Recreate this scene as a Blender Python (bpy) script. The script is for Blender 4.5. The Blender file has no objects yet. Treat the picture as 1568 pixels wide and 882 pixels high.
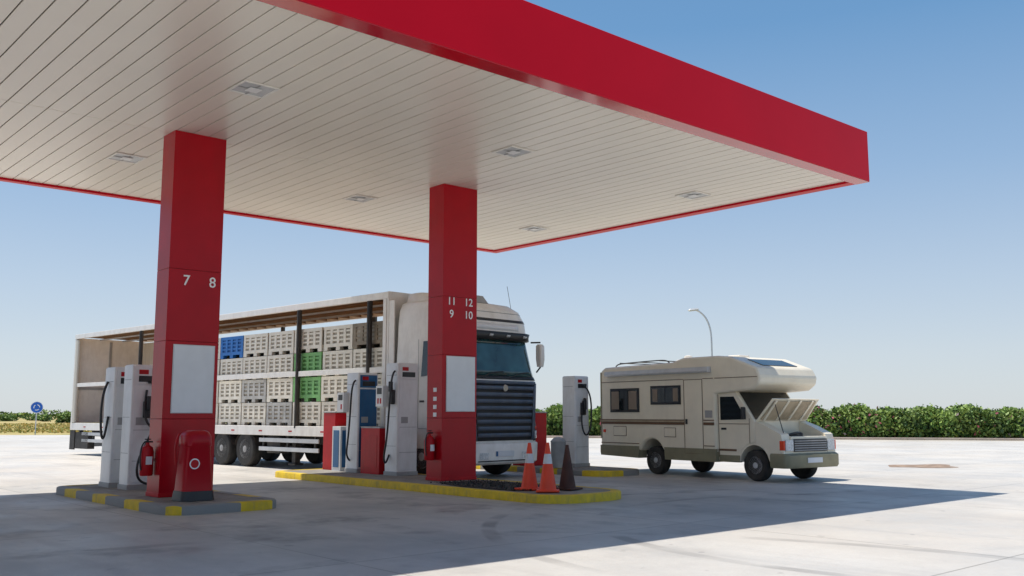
import bpy, bmesh, math, random
import numpy as np
from mathutils import Vector, Matrix
random.seed(7); rng=np.random.default_rng(5)
sc=bpy.context.scene
S=0.86
# ------------------------------------------------------------------ materials
def nd(nt,t,**k):
    n=nt.nodes.new(t)
    for a,b in k.items(): setattr(n,a,b)
    return n
def M(name,col,rough=.5,metal=0,var=.06,vs=3,bump=0,bs=40,spec=.5,coat=0,dirt=0,dcol=(.18,.15,.11),stretch=None):
    m=bpy.data.materials.new(name); m.use_nodes=True; nt=m.node_tree; b=nt.nodes['Principled BSDF']
    L=nt.links.new
    tc=nd(nt,'ShaderNodeTexCoord'); co=tc.outputs['Object']
    n=nd(nt,'ShaderNodeTexNoise'); n.inputs['Scale'].default_value=vs; n.inputs['Detail'].default_value=2
    n.inputs['Roughness'].default_value=.65
    if stretch:
        mp=nd(nt,'ShaderNodeMapping'); mp.inputs['Scale'].default_value=stretch; L(co,mp.inputs[0]); L(mp.outputs[0],n.inputs['Vector'])
    else: L(co,n.inputs['Vector'])
    r=nd(nt,'ShaderNodeValToRGB'); e=r.color_ramp.elements
    e[0].position=.3; e[1].position=.7
    e[0].color=tuple(c*(1-var) for c in col)+(1,); e[1].color=tuple(min(1,c*(1+var)) for c in col)+(1,)
    L(n.outputs['Fac'],r.inputs[0]); out=r.outputs[0]
    if dirt:
        n2=nd(nt,'ShaderNodeTexNoise'); n2.inputs['Scale'].default_value=vs*.6; n2.inputs['Detail'].default_value=5; n2.inputs['Roughness'].default_value=.75
        mp=nd(nt,'ShaderNodeMapping'); mp.inputs['Scale'].default_value=(1.6,1.6,.5); mp.inputs['Location'].default_value=(3,7,1)
        L(co,mp.inputs[0]); L(mp.outputs[0],n2.inputs['Vector'])
        mr=nd(nt,'ShaderNodeMapRange'); mr.inputs[1].default_value=.48; mr.inputs[2].default_value=.75; mr.inputs[4].default_value=dirt
        L(n2.outputs['Fac'],mr.inputs[0])
        mx=nd(nt,'ShaderNodeMixRGB'); L(mr.outputs[0],mx.inputs[0]); L(out,mx.inputs[1]); mx.inputs[2].default_value=dcol+(1,)
        out=mx.outputs[0]
    L(out,b.inputs['Base Color'])
    b.inputs['Roughness'].default_value=rough; b.inputs['Metallic'].default_value=metal
    b.inputs['Specular IOR Level'].default_value=spec
    b.inputs['Coat Weight'].default_value=coat; b.inputs['Coat Roughness'].default_value=.08
    if bump:
        n3=nd(nt,'ShaderNodeTexNoise'); n3.inputs['Scale'].default_value=bs; n3.inputs['Detail'].default_value=3; L(co,n3.inputs['Vector'])
        bp=nd(nt,'ShaderNodeBump'); bp.inputs['Strength'].default_value=bump; bp.inputs['Distance'].default_value=.02
        L(n3.outputs['Fac'],bp.inputs['Height']); L(bp.outputs[0],b.inputs['Normal'])
    return m
red=M('red_panel_paint',(.60,.003,.018),.36,var=.04,vs=.6,spec=.12)
lipm=M('red_lip_gloss',(.50,.003,.014),.12,var=.05,vs=1.2,bump=.06,bs=1.5,spec=.7)
redc=M('red_column_paint',(.42,.003,.012),.28,var=.08,vs=1.2,bump=.03,bs=2,spec=.24,dirt=.25,dcol=(.2,.01,.012))
redb=M('red_box_paint',(.46,.006,.012),.4,var=.12,spec=.25,dirt=.2,dcol=(.15,.02,.02))
ceilm=M('ceiling_slat',(.86,.79,.69),.3,var=.03,vs=.5)
seam=M('ceiling_seam',(.06,.05,.045),.8)
white=M('white_paint',(.86,.83,.78),.35,var=.05,dirt=.3,dcol=(.45,.38,.3))
whitep=M('pump_white',(.78,.78,.78),.35,var=.04,dirt=.25,dcol=(.4,.36,.31))
grey=M('grey_metal',(.36,.36,.36),.5,var=.12,dirt=.3)
lgrey=M('galvanised',(.58,.59,.60),.45,metal=.2,var=.1)
dark=M('dark_plastic',(.018,.018,.02),.45,var=.2)
rubber=M('rubber',(.024,.023,.022),.75,var=.3,dirt=.5,dcol=(.10,.09,.075))
chass=M('chassis_black',(.035,.032,.03),.65,var=.3,dirt=.5,dcol=(.12,.10,.08))
glass=M('dark_glass',(.015,.02,.022),.06,var=.2,spec=.8)
tealg=M('windscreen_glass',(.025,.075,.082),.05,var=.7,vs=1.3,spec=.9)
blue=M('blue_panel',(.012,.11,.27),.4,var=.1,dirt=.15)
cream=M('cream_gelcoat',(.87,.79,.63),.35,var=.04,vs=2,dirt=.2,dcol=(.55,.45,.32))
creamd=M('cream_inner',(.50,.40,.27),.6,var=.12,dirt=.5,dcol=(.16,.12,.08))
olive=M('olive_skirt',(.26,.24,.15),.5,var=.12,dirt=.4)
brown=M('brown_stripe',(.15,.08,.04),.5,var=.1)
yell=M('yellow_paint',(.70,.48,.015),.65,var=.15,vs=4,dirt=.8,dcol=(.25,.19,.09),bump=.3)
conc=M('kerb_concrete',(.28,.265,.24),.85,var=.18,vs=4,dirt=.5,bump=.5)
soil=M('dark_debris',(.035,.03,.027),.95,var=.6,vs=9,bump=1,bs=25)
orange=M('cone_orange',(.85,.06,.012),.5,var=.08,dirt=.25,dcol=(.3,.06,.03))
oldcone=M('cone_weathered',(.07,.025,.015),.7,var=.3)
refl=M('cone_band',(.66,.66,.66),.4,dirt=.3)
paper=M('sign_panel',(.72,.73,.75),.3,var=.03,spec=.6,dirt=.15,dcol=(.5,.5,.5))
numw=M('number_white',(.85,.85,.85),.5,var=.01)
chrome=M('chrome',(.6,.6,.6),.2,metal=1)
lamp=M('headlamp_glass',(.60,.62,.63),.12,var=.25,vs=20,spec=.9)
navy=M('grille_navy',(.085,.11,.155),.4,var=.2,dirt=.4,dcol=(.16,.15,.13))
crc=[M('crate_cream',(.80,.75,.64),.6,var=.10,vs=2,dirt=.4,dcol=(.42,.34,.24)),M('crate_grey',(.48,.47,.44),.6,var=.2,vs=2,dirt=.5),
     M('crate_blue',(.02,.17,.52),.5,var=.1),M('crate_green',(.19,.46,.15),.5,var=.1,dirt=.2),M('crate_brown',(.26,.21,.15),.6,var=.2,dirt=.4)]
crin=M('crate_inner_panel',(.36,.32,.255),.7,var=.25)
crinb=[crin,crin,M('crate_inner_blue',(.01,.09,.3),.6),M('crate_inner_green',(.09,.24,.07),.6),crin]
roofm=M('tarp_roof',(.55,.44,.30),.7,var=.15,vs=1)
nt=roofm.node_tree; b=nt.nodes['Principled BSDF']; tr=nd(nt,'ShaderNodeBsdfTranslucent'); tr.inputs[0].default_value=(.75,.52,.28,1)
mx=nd(nt,'ShaderNodeMixShader'); mx.inputs[0].default_value=.5
nt.links.new(b.outputs[0],mx.inputs[1]); nt.links.new(tr.outputs[0],mx.inputs[2]); nt.links.new(mx.outputs[0],nt.nodes['Material Output'].inputs[0])
wood=M('floor_wood',(.16,.10,.06),.8,var=.3)
tarp=M('beige_curtain',(.58,.54,.46),.6,var=.1,stretch=(1,4,.3))
def striped():
    m=M('striped_kerb',(.66,.45,.015),.7,var=.15,vs=4,dirt=.7,dcol=(.25,.2,.1),bump=.3); nt=m.node_tree; b=nt.nodes['Principled BSDF']
    src=b.inputs['Base Color'].links[0].from_socket
    tc=nd(nt,'ShaderNodeTexCoord'); sp=nd(nt,'ShaderNodeSeparateXYZ'); nt.links.new(tc.outputs['Object'],sp.inputs[0])
    a=nd(nt,'ShaderNodeMath',operation='ADD'); nt.links.new(sp.outputs[0],a.inputs[0]); nt.links.new(sp.outputs[1],a.inputs[1])
    mu=nd(nt,'ShaderNodeMath',operation='MULTIPLY'); mu.inputs[1].default_value=.62; nt.links.new(a.outputs[0],mu.inputs[0])
    fr=nd(nt,'ShaderNodeMath',operation='FRACT'); nt.links.new(mu.outputs[0],fr.inputs[0])
    gt=nd(nt,'ShaderNodeMath',operation='GREATER_THAN'); gt.inputs[1].default_value=.42; nt.links.new(fr.outputs[0],gt.inputs[0])
    mx=nd(nt,'ShaderNodeMixRGB'); nt.links.new(gt.outputs[0],mx.inputs[0]); nt.links.new(src,mx.inputs[1]); mx.inputs[2].default_value=(.23,.225,.215,1)
    nt.links.new(mx.outputs[0],b.inputs['Base Color']); return m
stripe=striped()
# ------------------------------------------------------------------ mesh helpers
def empty(name,loc=(0,0,0),rz=0):
    o=bpy.data.objects.new(name,None); o.location=loc; o.rotation_euler=(0,0,rz); sc.collection.objects.link(o); return o
def finish(name,me,mats,parent=None,bevel=0,smooth=True,ang=35):
    o=bpy.data.objects.new(name,me); sc.collection.objects.link(o)
    for m in (mats if isinstance(mats,(list,tuple)) else [mats]): me.materials.append(m)
    if smooth:
        me.polygons.foreach_set('use_smooth',[True]*len(me.polygons)); me.set_sharp_from_angle(angle=math.radians(ang))
    if parent: o.parent=parent
    if bevel:
        bm=o.modifiers.new('b','BEVEL'); bm.width=bevel; bm.segments=2; bm.limit_method='ANGLE'; bm.angle_limit=math.radians(40); bm.harden_normals=False
    return o
def boxes(name,parent,bl,mats,bevel=.008):
    v=[];f=[];mi=[]
    for bx in bl:
        x0,x1,y0,y1,z0,z1=bx[:6]; k=bx[6] if len(bx)>6 else 0; n=len(v)
        v+=[(x0,y0,z0),(x1,y0,z0),(x1,y1,z0),(x0,y1,z0),(x0,y0,z1),(x1,y0,z1),(x1,y1,z1),(x0,y1,z1)]
        f+=[tuple(n+i for i in q) for q in ((0,3,2,1),(4,5,6,7),(0,1,5,4),(1,2,6,5),(2,3,7,6),(3,0,4,7))]; mi+=[k]*6
    me=bpy.data.meshes.new(name); me.from_pydata(v,[],f); me.polygons.foreach_set('material_index',mi)
    return finish(name,me,mats,parent,bevel)
def box(name,parent,x0,x1,y0,y1,z0,z1,m,bevel=.008): return boxes(name,parent,[(x0,x1,y0,y1,z0,z1)],m,bevel)
def prism(name,parent,prof,x0,x1,m,bevel=.02):
    n=len(prof); v=[(x0,a,c) for a,c in prof]+[(x1,a,c) for a,c in prof]
    f=[tuple(range(n)),tuple(range(2*n-1,n-1,-1))]+[(i,i+n,(i+1)%n+n,(i+1)%n) for i in range(n)]
    me=bpy.data.meshes.new(name); me.from_pydata(v,[],f)
    bm=bmesh.new(); bm.from_mesh(me); bmesh.ops.recalc_face_normals(bm,faces=bm.faces); bm.to_mesh(me); bm.free()
    return finish(name,me,m,parent,bevel)
def tube(name,parent,pts,r,m,cyc=False,res=6):
    cu=bpy.data.curves.new(name,'CURVE'); cu.dimensions='3D'; cu.bevel_depth=r; cu.bevel_resolution=res//2; cu.resolution_u=8; cu.use_fill_caps=True
    sp=cu.splines.new('NURBS' if len(pts)>2 else 'POLY'); sp.points.add(len(pts)-1)
    for i,p in enumerate(pts): sp.points[i].co=(*p,1)
    if len(pts)>2: sp.order_u=min(4,len(pts)); sp.use_endpoint_u=True
    cu.materials.append(m); o=bpy.data.objects.new(name,cu); sc.collection.objects.link(o)
    if parent: o.parent=parent
    return o
def lathe(name,parent,prof,m,loc=(0,0,0),axis='z',n=32,mi=None):
    v=[];f=[];k=[]
    for r,h in prof:
        for i in range(n):
            a=2*math.pi*i/n; v.append((r*math.cos(a),r*math.sin(a),h))
    for j in range(len(prof)-1):
        for i in range(n):
            f.append((j*n+i,j*n+(i+1)%n,(j+1)*n+(i+1)%n,(j+1)*n+i)); k.append(mi[j] if mi else 0)
    f.append(tuple(range(n-1,-1,-1))); f.append(tuple((len(prof)-1)*n+i for i in range(n))); k+=[0 if not mi else mi[0],mi[-1] if mi else 0]
    if axis=='x': v=[(c,a,b) for a,b,c in v]
    if axis=='y': v=[(b,c,a) for a,b,c in v]
    me=bpy.data.meshes.new(name); me.from_pydata(v,[],f); me.polygons.foreach_set('material_index',k)
    bm=bmesh.new(); bm.from_mesh(me); bmesh.ops.remove_doubles(bm,verts=bm.verts,dist=1e-5); bmesh.ops.recalc_face_normals(bm,faces=bm.faces); bm.to_mesh(me); bm.free()
    o=finish(name,me,m,parent); o.location=loc; return o
def rr(x0,x1,y0,y1,rn,rf,n=6):
    P=[]
    for cx,cy,r,a0 in ((x0+rn,y0+rn,rn,180),(x1-rn,y0+rn,rn,270),(x1-rf,y1-rf,rf,0),(x0+rf,y1-rf,rf,90)):
        for i in range(n+1):
            a=math.radians(a0+90*i/n); P.append((cx+r*math.cos(a),cy+r*math.sin(a)))
    return P
def loft(name,parent,secs,m,caps=(True,True),mi=None,bevel=0,ang=35):
    """secs: (z,x0,x1,y0,y1,rn,rf)"""
    v=[];f=[];k=[]; n=28
    for s in secs:
        v+=[(x,y,s[0]) for x,y in rr(*s[1:])]
    for j in range(len(secs)-1):
        for i in range(n): f.append((j*n+i,j*n+(i+1)%n,(j+1)*n+(i+1)%n,(j+1)*n+i)); k.append(mi[j] if mi else 0)
    if caps[0]: f.append(tuple(range(n-1,-1,-1))); k.append(mi[0] if mi else 0)
    if caps[1]: f.append(tuple((len(secs)-1)*n+i for i in range(n))); k.append(mi[-1] if mi else 0)
    me=bpy.data.meshes.new(name); me.from_pydata(v,[],f); me.polygons.foreach_set('material_index',k)
    return finish(name,me,m,parent,bevel,ang=ang)
def quadp(name,parent,pts,m,th=.01):
    me=bpy.data.meshes.new(name); me.from_pydata(pts,[],[tuple(range(len(pts)))])
    o=finish(name,me,m,parent,smooth=False); s=o.modifiers.new('s','SOLIDIFY'); s.thickness=th; s.offset=0; return o
def wheel(name,parent,x,y,r,w,side,rimmat,hub=.5):
    prof=[(r*.55,-w/2),(r*.62,-w/2-.004),(r*.9,-w/2),(r*.985,-w/2+w*.12),(r,-w/2+w*.22),(r,w/2-w*.22),(r*.985,w/2-w*.12),(r*.9,w/2),(r*.6,w/2)]
    t=lathe(name,parent,prof,rubber,(x,y,r),'x')
    q=w/2*side
    d=lathe('rim',parent,[(r*.6,q*1.0),(r*.57,q*.9),(r*.5,q*.55),(r*.3,q*.6),(r*.26,q*.9),(r*.16,q*1.05),(r*.02,q*1.06)],rimmat,(x,y,r),'x')
    for i in range(10):
        a=2*math.pi*i/10
        lathe('rim_hole',parent,[(r*.05,q*.66),(r*.05,q*.68)],dark,(x,y+math.cos(a)*r*.4,r+math.sin(a)*r*.4),'x',n=8)
    return t
def text(name,parent,s,loc,size,m,rot=(math.pi/2,0,0)):
    cu=bpy.data.curves.new(name,'FONT'); cu.body=s; cu.size=size; cu.extrude=.004; cu.offset=.002; cu.align_x='CENTER'; cu.align_y='CENTER'; cu.materials.append(m)
    o=bpy.data.objects.new(name,cu); sc.collection.objects.link(o); o.location=loc; o.rotation_euler=rot; o.parent=parent; return o
def leaves(name,cent,size,mats,mi,flat=.0):
    n=len(cent); a=rng.normal(size=(n,3)); a/=np.linalg.norm(a,axis=1)[:,None]
    b=np.cross(a,rng.normal(size=(n,3))); b/=np.linalg.norm(b,axis=1)[:,None]
    sz=size*(.6+.8*rng.random(n))[:,None]
    v=np.stack([cent-a*sz,cent-b*sz*.55,cent+a*sz,cent+b*sz*.55],1).reshape(-1,3)
    me=bpy.data.meshes.new(name); me.vertices.add(4*n); me.vertices.foreach_set('co',v.ravel().astype('f'))
    me.loops.add(4*n); me.loops.foreach_set('vertex_index',np.arange(4*n,dtype='i'))
    me.polygons.add(n); me.polygons.foreach_set('loop_start',np.arange(0,4*n,4,dtype='i'))
    me.polygons.foreach_set('material_index',mi.astype('i')); me.update(); me.validate()
    o=bpy.data.objects.new(name,me); sc.collection.objects.link(o)
    for m in mats: me.materials.append(m)
    return o
# ------------------------------------------------------------------ ground
def ground_mat():
    m=bpy.data.materials.new('concrete_apron'); m.use_nodes=True; nt=m.node_tree; L=nt.links.new; b=nt.nodes['Principled BSDF']
    tc=nd(nt,'ShaderNodeTexCoord'); co=tc.outputs['Object']
    def noise(s,d=6,r=.6,off=0,st=(1,1,1)):
        mp=nd(nt,'ShaderNodeMapping'); mp.inputs['Location'].default_value=(off,off*1.7,0); mp.inputs['Scale'].default_value=st; L(co,mp.inputs[0])
        n=nd(nt,'ShaderNodeTexNoise'); n.inputs['Scale'].default_value=s; n.inputs['Detail'].default_value=d; n.inputs['Roughness'].default_value=r
        L(mp.outputs[0],n.inputs['Vector']); return n.outputs['Fac']
    def mr(src,a,c,lo=0,hi=1):
        q=nd(nt,'ShaderNodeMapRange'); q.inputs[1].default_value=a; q.inputs[2].default_value=c; q.inputs[3].default_value=lo; q.inputs[4].default_value=hi; L(src,q.inputs[0]); return q.outputs[0]
    def mix(f,a,c,mode='MIX'):
        q=nd(nt,'ShaderNodeMixRGB',blend_type=mode)
        L(f,q.inputs[0]) if not isinstance(f,float) else setattr(q.inputs[0],'default_value',f)
        for s,i in ((a,1),(c,2)):
            if isinstance(s,tuple): q.inputs[i].default_value=s+(1,)
            else: L(s,q.inputs[i])
        return q.outputs[0]
    def math2(op,a,c):
        q=nd(nt,'ShaderNodeMath',operation=op)
        for s,i in ((a,0),(c,1)):
            if isinstance(s,(int,float)): q.inputs[i].default_value=s
            else: L(s,q.inputs[i])
        return q.outputs[0]
    c=mix(mr(noise(.12,3,.6),.35,.65),(.575,.525,.46),(.64,.61,.56))
    c=mix(mr(noise(.9,5,.72,5),.45,.75,0,.45),c,(.46,.42,.37))
    c=mix(mr(noise(9,3,.7,9),.3,.7,0,.3),c,(.48,.45,.41))
    br=nd(nt,'ShaderNodeTexBrick'); br.offset=0; L(co,br.inputs['Vector']); br.inputs['Scale'].default_value=1
    br.inputs['Brick Width'].default_value=5.8; br.inputs['Row Height'].default_value=4.6; br.inputs['Mortar Size'].default_value=.018; br.inputs['Mortar Smooth'].default_value=.4
    br.inputs['Color1'].default_value=(.93,.93,.93,1); br.inputs['Color2'].default_value=(1.04,1.03,1.02,1); br.inputs['Mortar'].default_value=(.45,.43,.40,1)
    c=mix(.8,c,br.outputs['Color'],'MULTIPLY')
    sp=nd(nt,'ShaderNodeSeparateXYZ'); L(co,sp.inputs[0])
    mul=lambda a,c2: math2('MULTIPLY',a,c2)
    lane=mul(mul(mr(sp.outputs[1],6.5,10.0),mr(sp.outputs[1],22.,28.,1,0)),mr(sp.outputs[0],17.,25.,1,0))
    st=mul(lane,mr(noise(.33,5,.7,21,(1,.5,1)),.35,.62,.1,.65))
    c=mix(st,c,(.28,.27,.255))
    oil=mul(lane,mr(noise(.7,4,.65,33),.54,.70,0,.6)); c=mix(oil,c,(.12,.115,.11))
    c=mix(mr(noise(2.6,2,.5,50),.70,.74,0,.4),c,(.17,.16,.15))
    c=mix(mr(noise(.8,3,.7,70,(1.4,.12,1)),.55,.68,0,.25),c,(.27,.255,.24))
    for (cx,cy,r,wd,s) in ((14.5,6.0,7.2,.13,.5),(14.6,6.1,5.6,.13,.4),(4.0,4.5,7.5,.15,.35)):
        dx=math2('SUBTRACT',sp.outputs[0],cx); dy=math2('SUBTRACT',sp.outputs[1],cy)
        rad=math2('SQRT',math2('ADD',mul(dx,dx),mul(dy,dy)),0)
        band=mr(math2('ABSOLUTE',math2('SUBTRACT',rad,r),0),wd*.6,wd,s,0)
        c=mix(mul(band,mr(noise(.5,2,.6,cx),.45,.6)),c,(.12,.11,.10))
    L(c,b.inputs['Base Color'])
    L(mr(noise(.5,3,.6,12),.3,.7,.36,.75),b.inputs['Roughness'])
    bp=nd(nt,'ShaderNodeBump'); bp.inputs['Strength'].default_value=.25; bp.inputs['Distance'].default_value=.02; L(noise(22,3,.7,1),bp.inputs['Height']); L(bp.outputs[0],b.inputs['Normal'])
    return m
def field_mat():
    m=bpy.data.materials.new('dry_field'); m.use_nodes=True; nt=m.node_tree; L=nt.links.new; b=nt.nodes['Principled BSDF']
    tc=nd(nt,'ShaderNodeTexCoord'); n=nd(nt,'ShaderNodeTexNoise'); n.inputs['Scale'].default_value=.06; n.inputs['Detail'].default_value=7; n.inputs['Roughness'].default_value=.75; L(tc.outputs['Object'],n.inputs['Vector'])
    r=nd(nt,'ShaderNodeValToRGB'); e=r.color_ramp.elements; e[0].position=.36; e[0].color=(.14,.16,.05,1); e[1].position=.6; e[1].color=(.52,.38,.17,1)
    k=e.new(.48); k.color=(.42,.34,.12,1); L(n.outputs['Fac'],r.inputs[0]); L(r.outputs[0],b.inputs['Base Color']); b.inputs['Roughness'].default_value=.95
    return m
def sheet(name,pts,z,m):
    me=bpy.data.meshes.new(name); me.from_pydata([(x,y,z) for x,y in pts],[],[tuple(range(len(pts)))]); return finish(name,me,m,smooth=False)
R=6000
sheet('ground',[(-R,-R),(R,-R),(R,R),(-R,R)],-.02,field_mat())
hd=np.array([12.8,-18.7]); hd=hd/np.linalg.norm(hd); hn=np.array([hd[1]*-1,hd[0]])
h0=np.array([50.25,42.4])
if hn@h0<0: hn=-hn
A=h0+hd*110; B=h0-hd*45; C=B+np.array([-.748,.664])*110
sheet('concrete_apron',[(-90,-60),(A[0],-60),tuple(A),tuple(B),tuple(C),(-90,C[1])],0,ground_mat())
# ------------------------------------------------------------------ canopy
XC,YF,YB,HB,HT=19.96,10.40,23.27,6.77,7.93; XL=-9
can=empty('petrol_station_canopy')
boxes('fascia',can,[(XL,XC,YF,YF+.34,HB+.012,HT),(XL,XC,YB-.2,YB,HB,HT),(XC-.26,XC,YF+.342,YB-.202,HB+.002,HT-.002),(XL,XL+.2,YF+.342,YB-.202,HB,HT)],red,.01)
box('fascia_bottom_lip',can,XL,XC-.002,YF+.002,YF+.338,HB-.004,HB+.010,lipm,.004)
box('roof_deck',can,XL+.21,XC-.27,YF+.35,YB-.21,HB+.25,HT-.15,grey,0)
pl=[];w=.312;x=XL+.21
while x<XC-.27:
    x1=min(x+w-.02,XC-.262); k=random.uniform(-.0015,.0015)
    pl.append((x,x1,YF+.343,17.24,HB+.05+k,HB+.075)); pl.append((x,x1,17.252,YB-.203,HB+.05-k,HB+.075)); x+=w
boxes('ceiling_slats',can,pl,ceilm,.003)
box('ceiling_backing',can,XL+.2,XC-.262,YF+.343,YB-.203,HB+.08,HB+.1,seam,0)
for lx in (-4.6,1.1,6.8,12.42,18.2):
    for ly in (13.96,19.56):
        z=HB+.048; a=.31
        boxes('downlight_frame',can,[(lx-a,lx+a,ly-a,ly-a+.04,z-.02,z),(lx-a,lx+a,ly+a-.04,ly+a,z-.02,z),(lx-a,lx-a+.04,ly-a+.04,ly+a-.04,z-.02,z),(lx+a-.04,lx+a,ly-a+.04,ly+a-.04,z-.02,z),(lx-a+.04,lx+a-.04,ly-a+.04,ly+a-.04,z-.008,z-.001,1),
          (lx-.015,lx+.015,ly-a+.04,ly+a-.04,z-.018,z-.0085,2),(lx-a+.04,lx-.016,ly-.015,ly+.015,z-.018,z-.0085,2),(lx-.1,lx+.1,ly-.1,ly+.1,z-.03,z-.019,3)],[white,lgrey,grey,numw],.003)
corem=M('column_core',(.12,.004,.006),.7)
def column(x0,x1,labels,panel):
    e=empty('canopy_column',(x0,17.0,0)); W=x1-x0; D=.56
    zs=[.15,1.52,2.92,4.24,HB+.05]
    boxes('cladding',e,[(0,W,0,D,zs[i]+(.003 if i else 0),zs[i+1]-(.003 if i<3 else .001)) for i in range(4)],redc,.006)
    box('core',e,.006,W-.006,.006,D-.006,.152,HB+.03,corem,0)
    boxes('base_skirt',e,[(-.012,W+.012,-.012,D+.012,.148,.22)],redb,.005)
    a,b2,z0,z1=panel
    boxes('notice_frame',e,[(a,b2,-.014,-.001,z0,z1)],lgrey,.004)
    boxes('notice_panel',e,[(a+.02,b2-.02,-.018,-.0145,z0+.02,z1-.02)],paper,0)
    for s,lx,lz,sz in labels: text('pump_number',e,s,(lx,-.006,lz),sz,numw)
    return e
cl=column(6.77,7.77,[('7',.33,4.03,.27),('8',.83,4.03,.27)],(.14,.93,1.62,2.86))
cm=column(13.02,14.0,[('11',.24,4.13,.25),('12',.73,4.13,.25),('9',.24,3.84,.25),('10',.73,3.84,.25)],(.10,.93,1.66,2.90))
for x0,x1 in ((.5,1.5),(-5.7,-4.7)): column(x0,x1,[],(.14,.93,1.62,2.86))
for i,z in enumerate((1.55,1.72,1.9,2.1)):
    boxes('small_notice',cm,[(-.006,-.001,.2,.32,z,z+.09)],paper,0)
# ------------------------------------------------------------------ islands
def island(x0,x1,y0,y1,rn,rf,kerbm):
    o=loft('pump_island',None,[(-.01,x0,x1,y0,y1,rn,rf),(.13,x0,x1,y0,y1,rn,rf),(.15,x0+.02,x1-.02,y0+.02,y1-.02,rn-.02,rf-.02),(.15,x0+.2,x1-.2,y0+.2,y1-.2,rn-.2,rf-.2),(.143,x0+.205,x1-.205,y0+.205,y1-.205,rn-.2,rf-.2)],[kerbm,conc],mi=[0,0,0,1,1],ang=50)
    return o
island(6.2,8.25,15.15,21.2,.45,.45,stripe)
island(12.05,14.3,12.45,23.1,.8,.5,yell)
island(18.3,20.05,17.1,24.5,.6,.5,stripe)
sheet('oil_soaked_debris',[(12.45,13.9),(13.2,13.6),(13.8,14.2),(13.95,15.6),(13.7,16.6),(12.7,16.7),(12.35,15.6)],.156,soil)
n=900; px_=rng.uniform(12.4,13.9,n); py_=rng.uniform(13.7,16.7,n)
leaves('debris_clods',np.stack([px_,py_,.165+rng.random(n)*.015],1),.02,[soil],np.zeros(n))
# ------------------------------------------------------------------ pumps
def hose(parent,pts,r=.024): return tube('hose',parent,pts,r,dark)
def pump(name,x0,x1,y0,y1,zt,face,num=None):
    e=empty(name,(x0,y0,.14)); W=x1-x0; D=y1-y0; H=zt-.14
    loft('body',e,[(0.02,.0,W,0,D,.03,.03),(H-.03,0,W,0,D,.03,.03),(H,.02,W-.02,.02,D-.02,.03,.03)],whitep)
    box('plinth',e,-.015,W+.015,-.015,D+.015,0,.1,grey)
    boxes('face',e,[(.05,W-.04,-.012,-.001,.14,H-.42,0),(.05,W-.04,-.012,-.001,H-.38,H-.06,0 if face is blue else 1),(.12,W-.1,-.018,-.0125,H-.34,H-.22,2),(.12,W*.5,-.018,-.0125,H-.19,H-.1,3)],[face,whitep,dark,redb],.003)
    boxes('side_panel_seams',e,[(-.004,-.001,.05,D-.05,.7,.71),(-.004,-.001,.05,D-.05,1.4,1.41),(-.004,-.001,.05,D-.05,H-.3,H-.29)],grey,0)
    boxes('face_seams',e,[(.06,W-.05,-.0135,-.0125,.55,.56),(.06,W-.05,-.0135,-.0125,1.15,1.16),(.1,W-.3,-.0145,-.0125,1.25,1.4)],grey,0)
    return e,W,D,H
e,W,D,H=pump('fuel_pump',7.0,7.62,19.15,19.62,2.58,whitep)
hose(e,[(.3,-.03,H-.35),(.5,-.14,H-.3),(.58,-.2,H-.9),(.45,-.2,H-1.35),(.2,-.12,H-1.1),(.25,-.05,H-.75),(.28,-.04,H-.5)])
hose(e,[(.56,-.05,H-.8),(.4,-.2,H-1.3),(.1,-.3,H-1.7),(.02,-.3,H-2.15),(.2,-.2,.12),(.45,-.1,.1)])
boxes('nozzle_holster',e,[(.22,.4,-.09,-.013,H-1.05,H-.72),(.26,.36,-.15,-.092,H-.9,H-.62)],dark,.02)
text('pump_number',e,'8',(.42,-.02,H-.14),.18,redb)
e,W,D,H=pump('fuel_pump',6.95,7.5,20.0,20.55,2.56,whitep)
hose(e,[(-.02,.3,H-.3),(-.14,.3,H-.5),(-.16,.25,H-1.4),(-.08,.2,H-1.6),(-.02,.2,H-1.0)])
e,W,D,H=pump('fuel_pump',13.36,13.96,19.2,19.72,2.84,whitep)
boxes('side_display_head',e,[(-.16,-.002,.4,.7,H-1.05,H-.55,0),(-.166,-.1605,.45,.65,H-.75,H-.6,1),(-.166,-.1605,.46,.52,H-.98,H-.85,2),(-.166,-.1605,.57,.63,H-.98,H-.85,2)],[whitep,dark,redb],.006)
hose(e,[(-.02,.1,H-.2),(-.13,.08,H-.25),(-.16,.1,H-.9),(-.18,.18,H-2.0),(-.2,.3,.45),(-.12,.3,.2),(-.02,.3,.5)])
boxes('nozzle_holster',e,[(-.1,-.002,.1,.2,H-1.0,H-.65),(-.16,-.05,.12,.18,H-.7,H-.45)],dark,.02)
e,W,D,H=pump('fuel_pump',13.36,13.96,20.95,21.5,2.66,blue)
boxes('side_display_head',e,[(-.15,-.002,.45,.75,H-1.0,H-.5,0),(-.156,-.1505,.5,.7,H-.7,H-.56,1),(-.156,-.1505,.52,.58,H-.93,H-.8,2)],[whitep,dark,redb],.006)
hose(e,[(-.02,.1,H-.2),(-.13,.1,H-.25),(-.15,.1,H-.9),(-.15,.2,H-1.8),(-.15,.3,.4),(-.02,.3,.3)])
e=empty('pump_cabinet',(13.36,19.95,.14)); boxes('body',e,[(0,.6,0,.82,0,1.12),(-.01,.61,-.01,.83,1.122,1.16,1),(-.006,-.001,.1,.72,.15,.95,0)],[redb,grey],.012)
e=empty('pump_cabinet',(13.36,21.75,.14)); boxes('body',e,[(0,.5,0,.4,0,1.15,0),(-.008,-.001,.06,.34,.1,1.05,1),(.05,.45,-.008,-.001,.1,1.05,1)],[whitep,blue],.012)
e=empty('pump_cabinet',(13.5,22.25,.14)); boxes('body',e,[(0,.6,0,.6,0,1.5),(-.01,.61,-.01,.61,1.502,1.54,1)],[redb,grey],.012)
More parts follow.
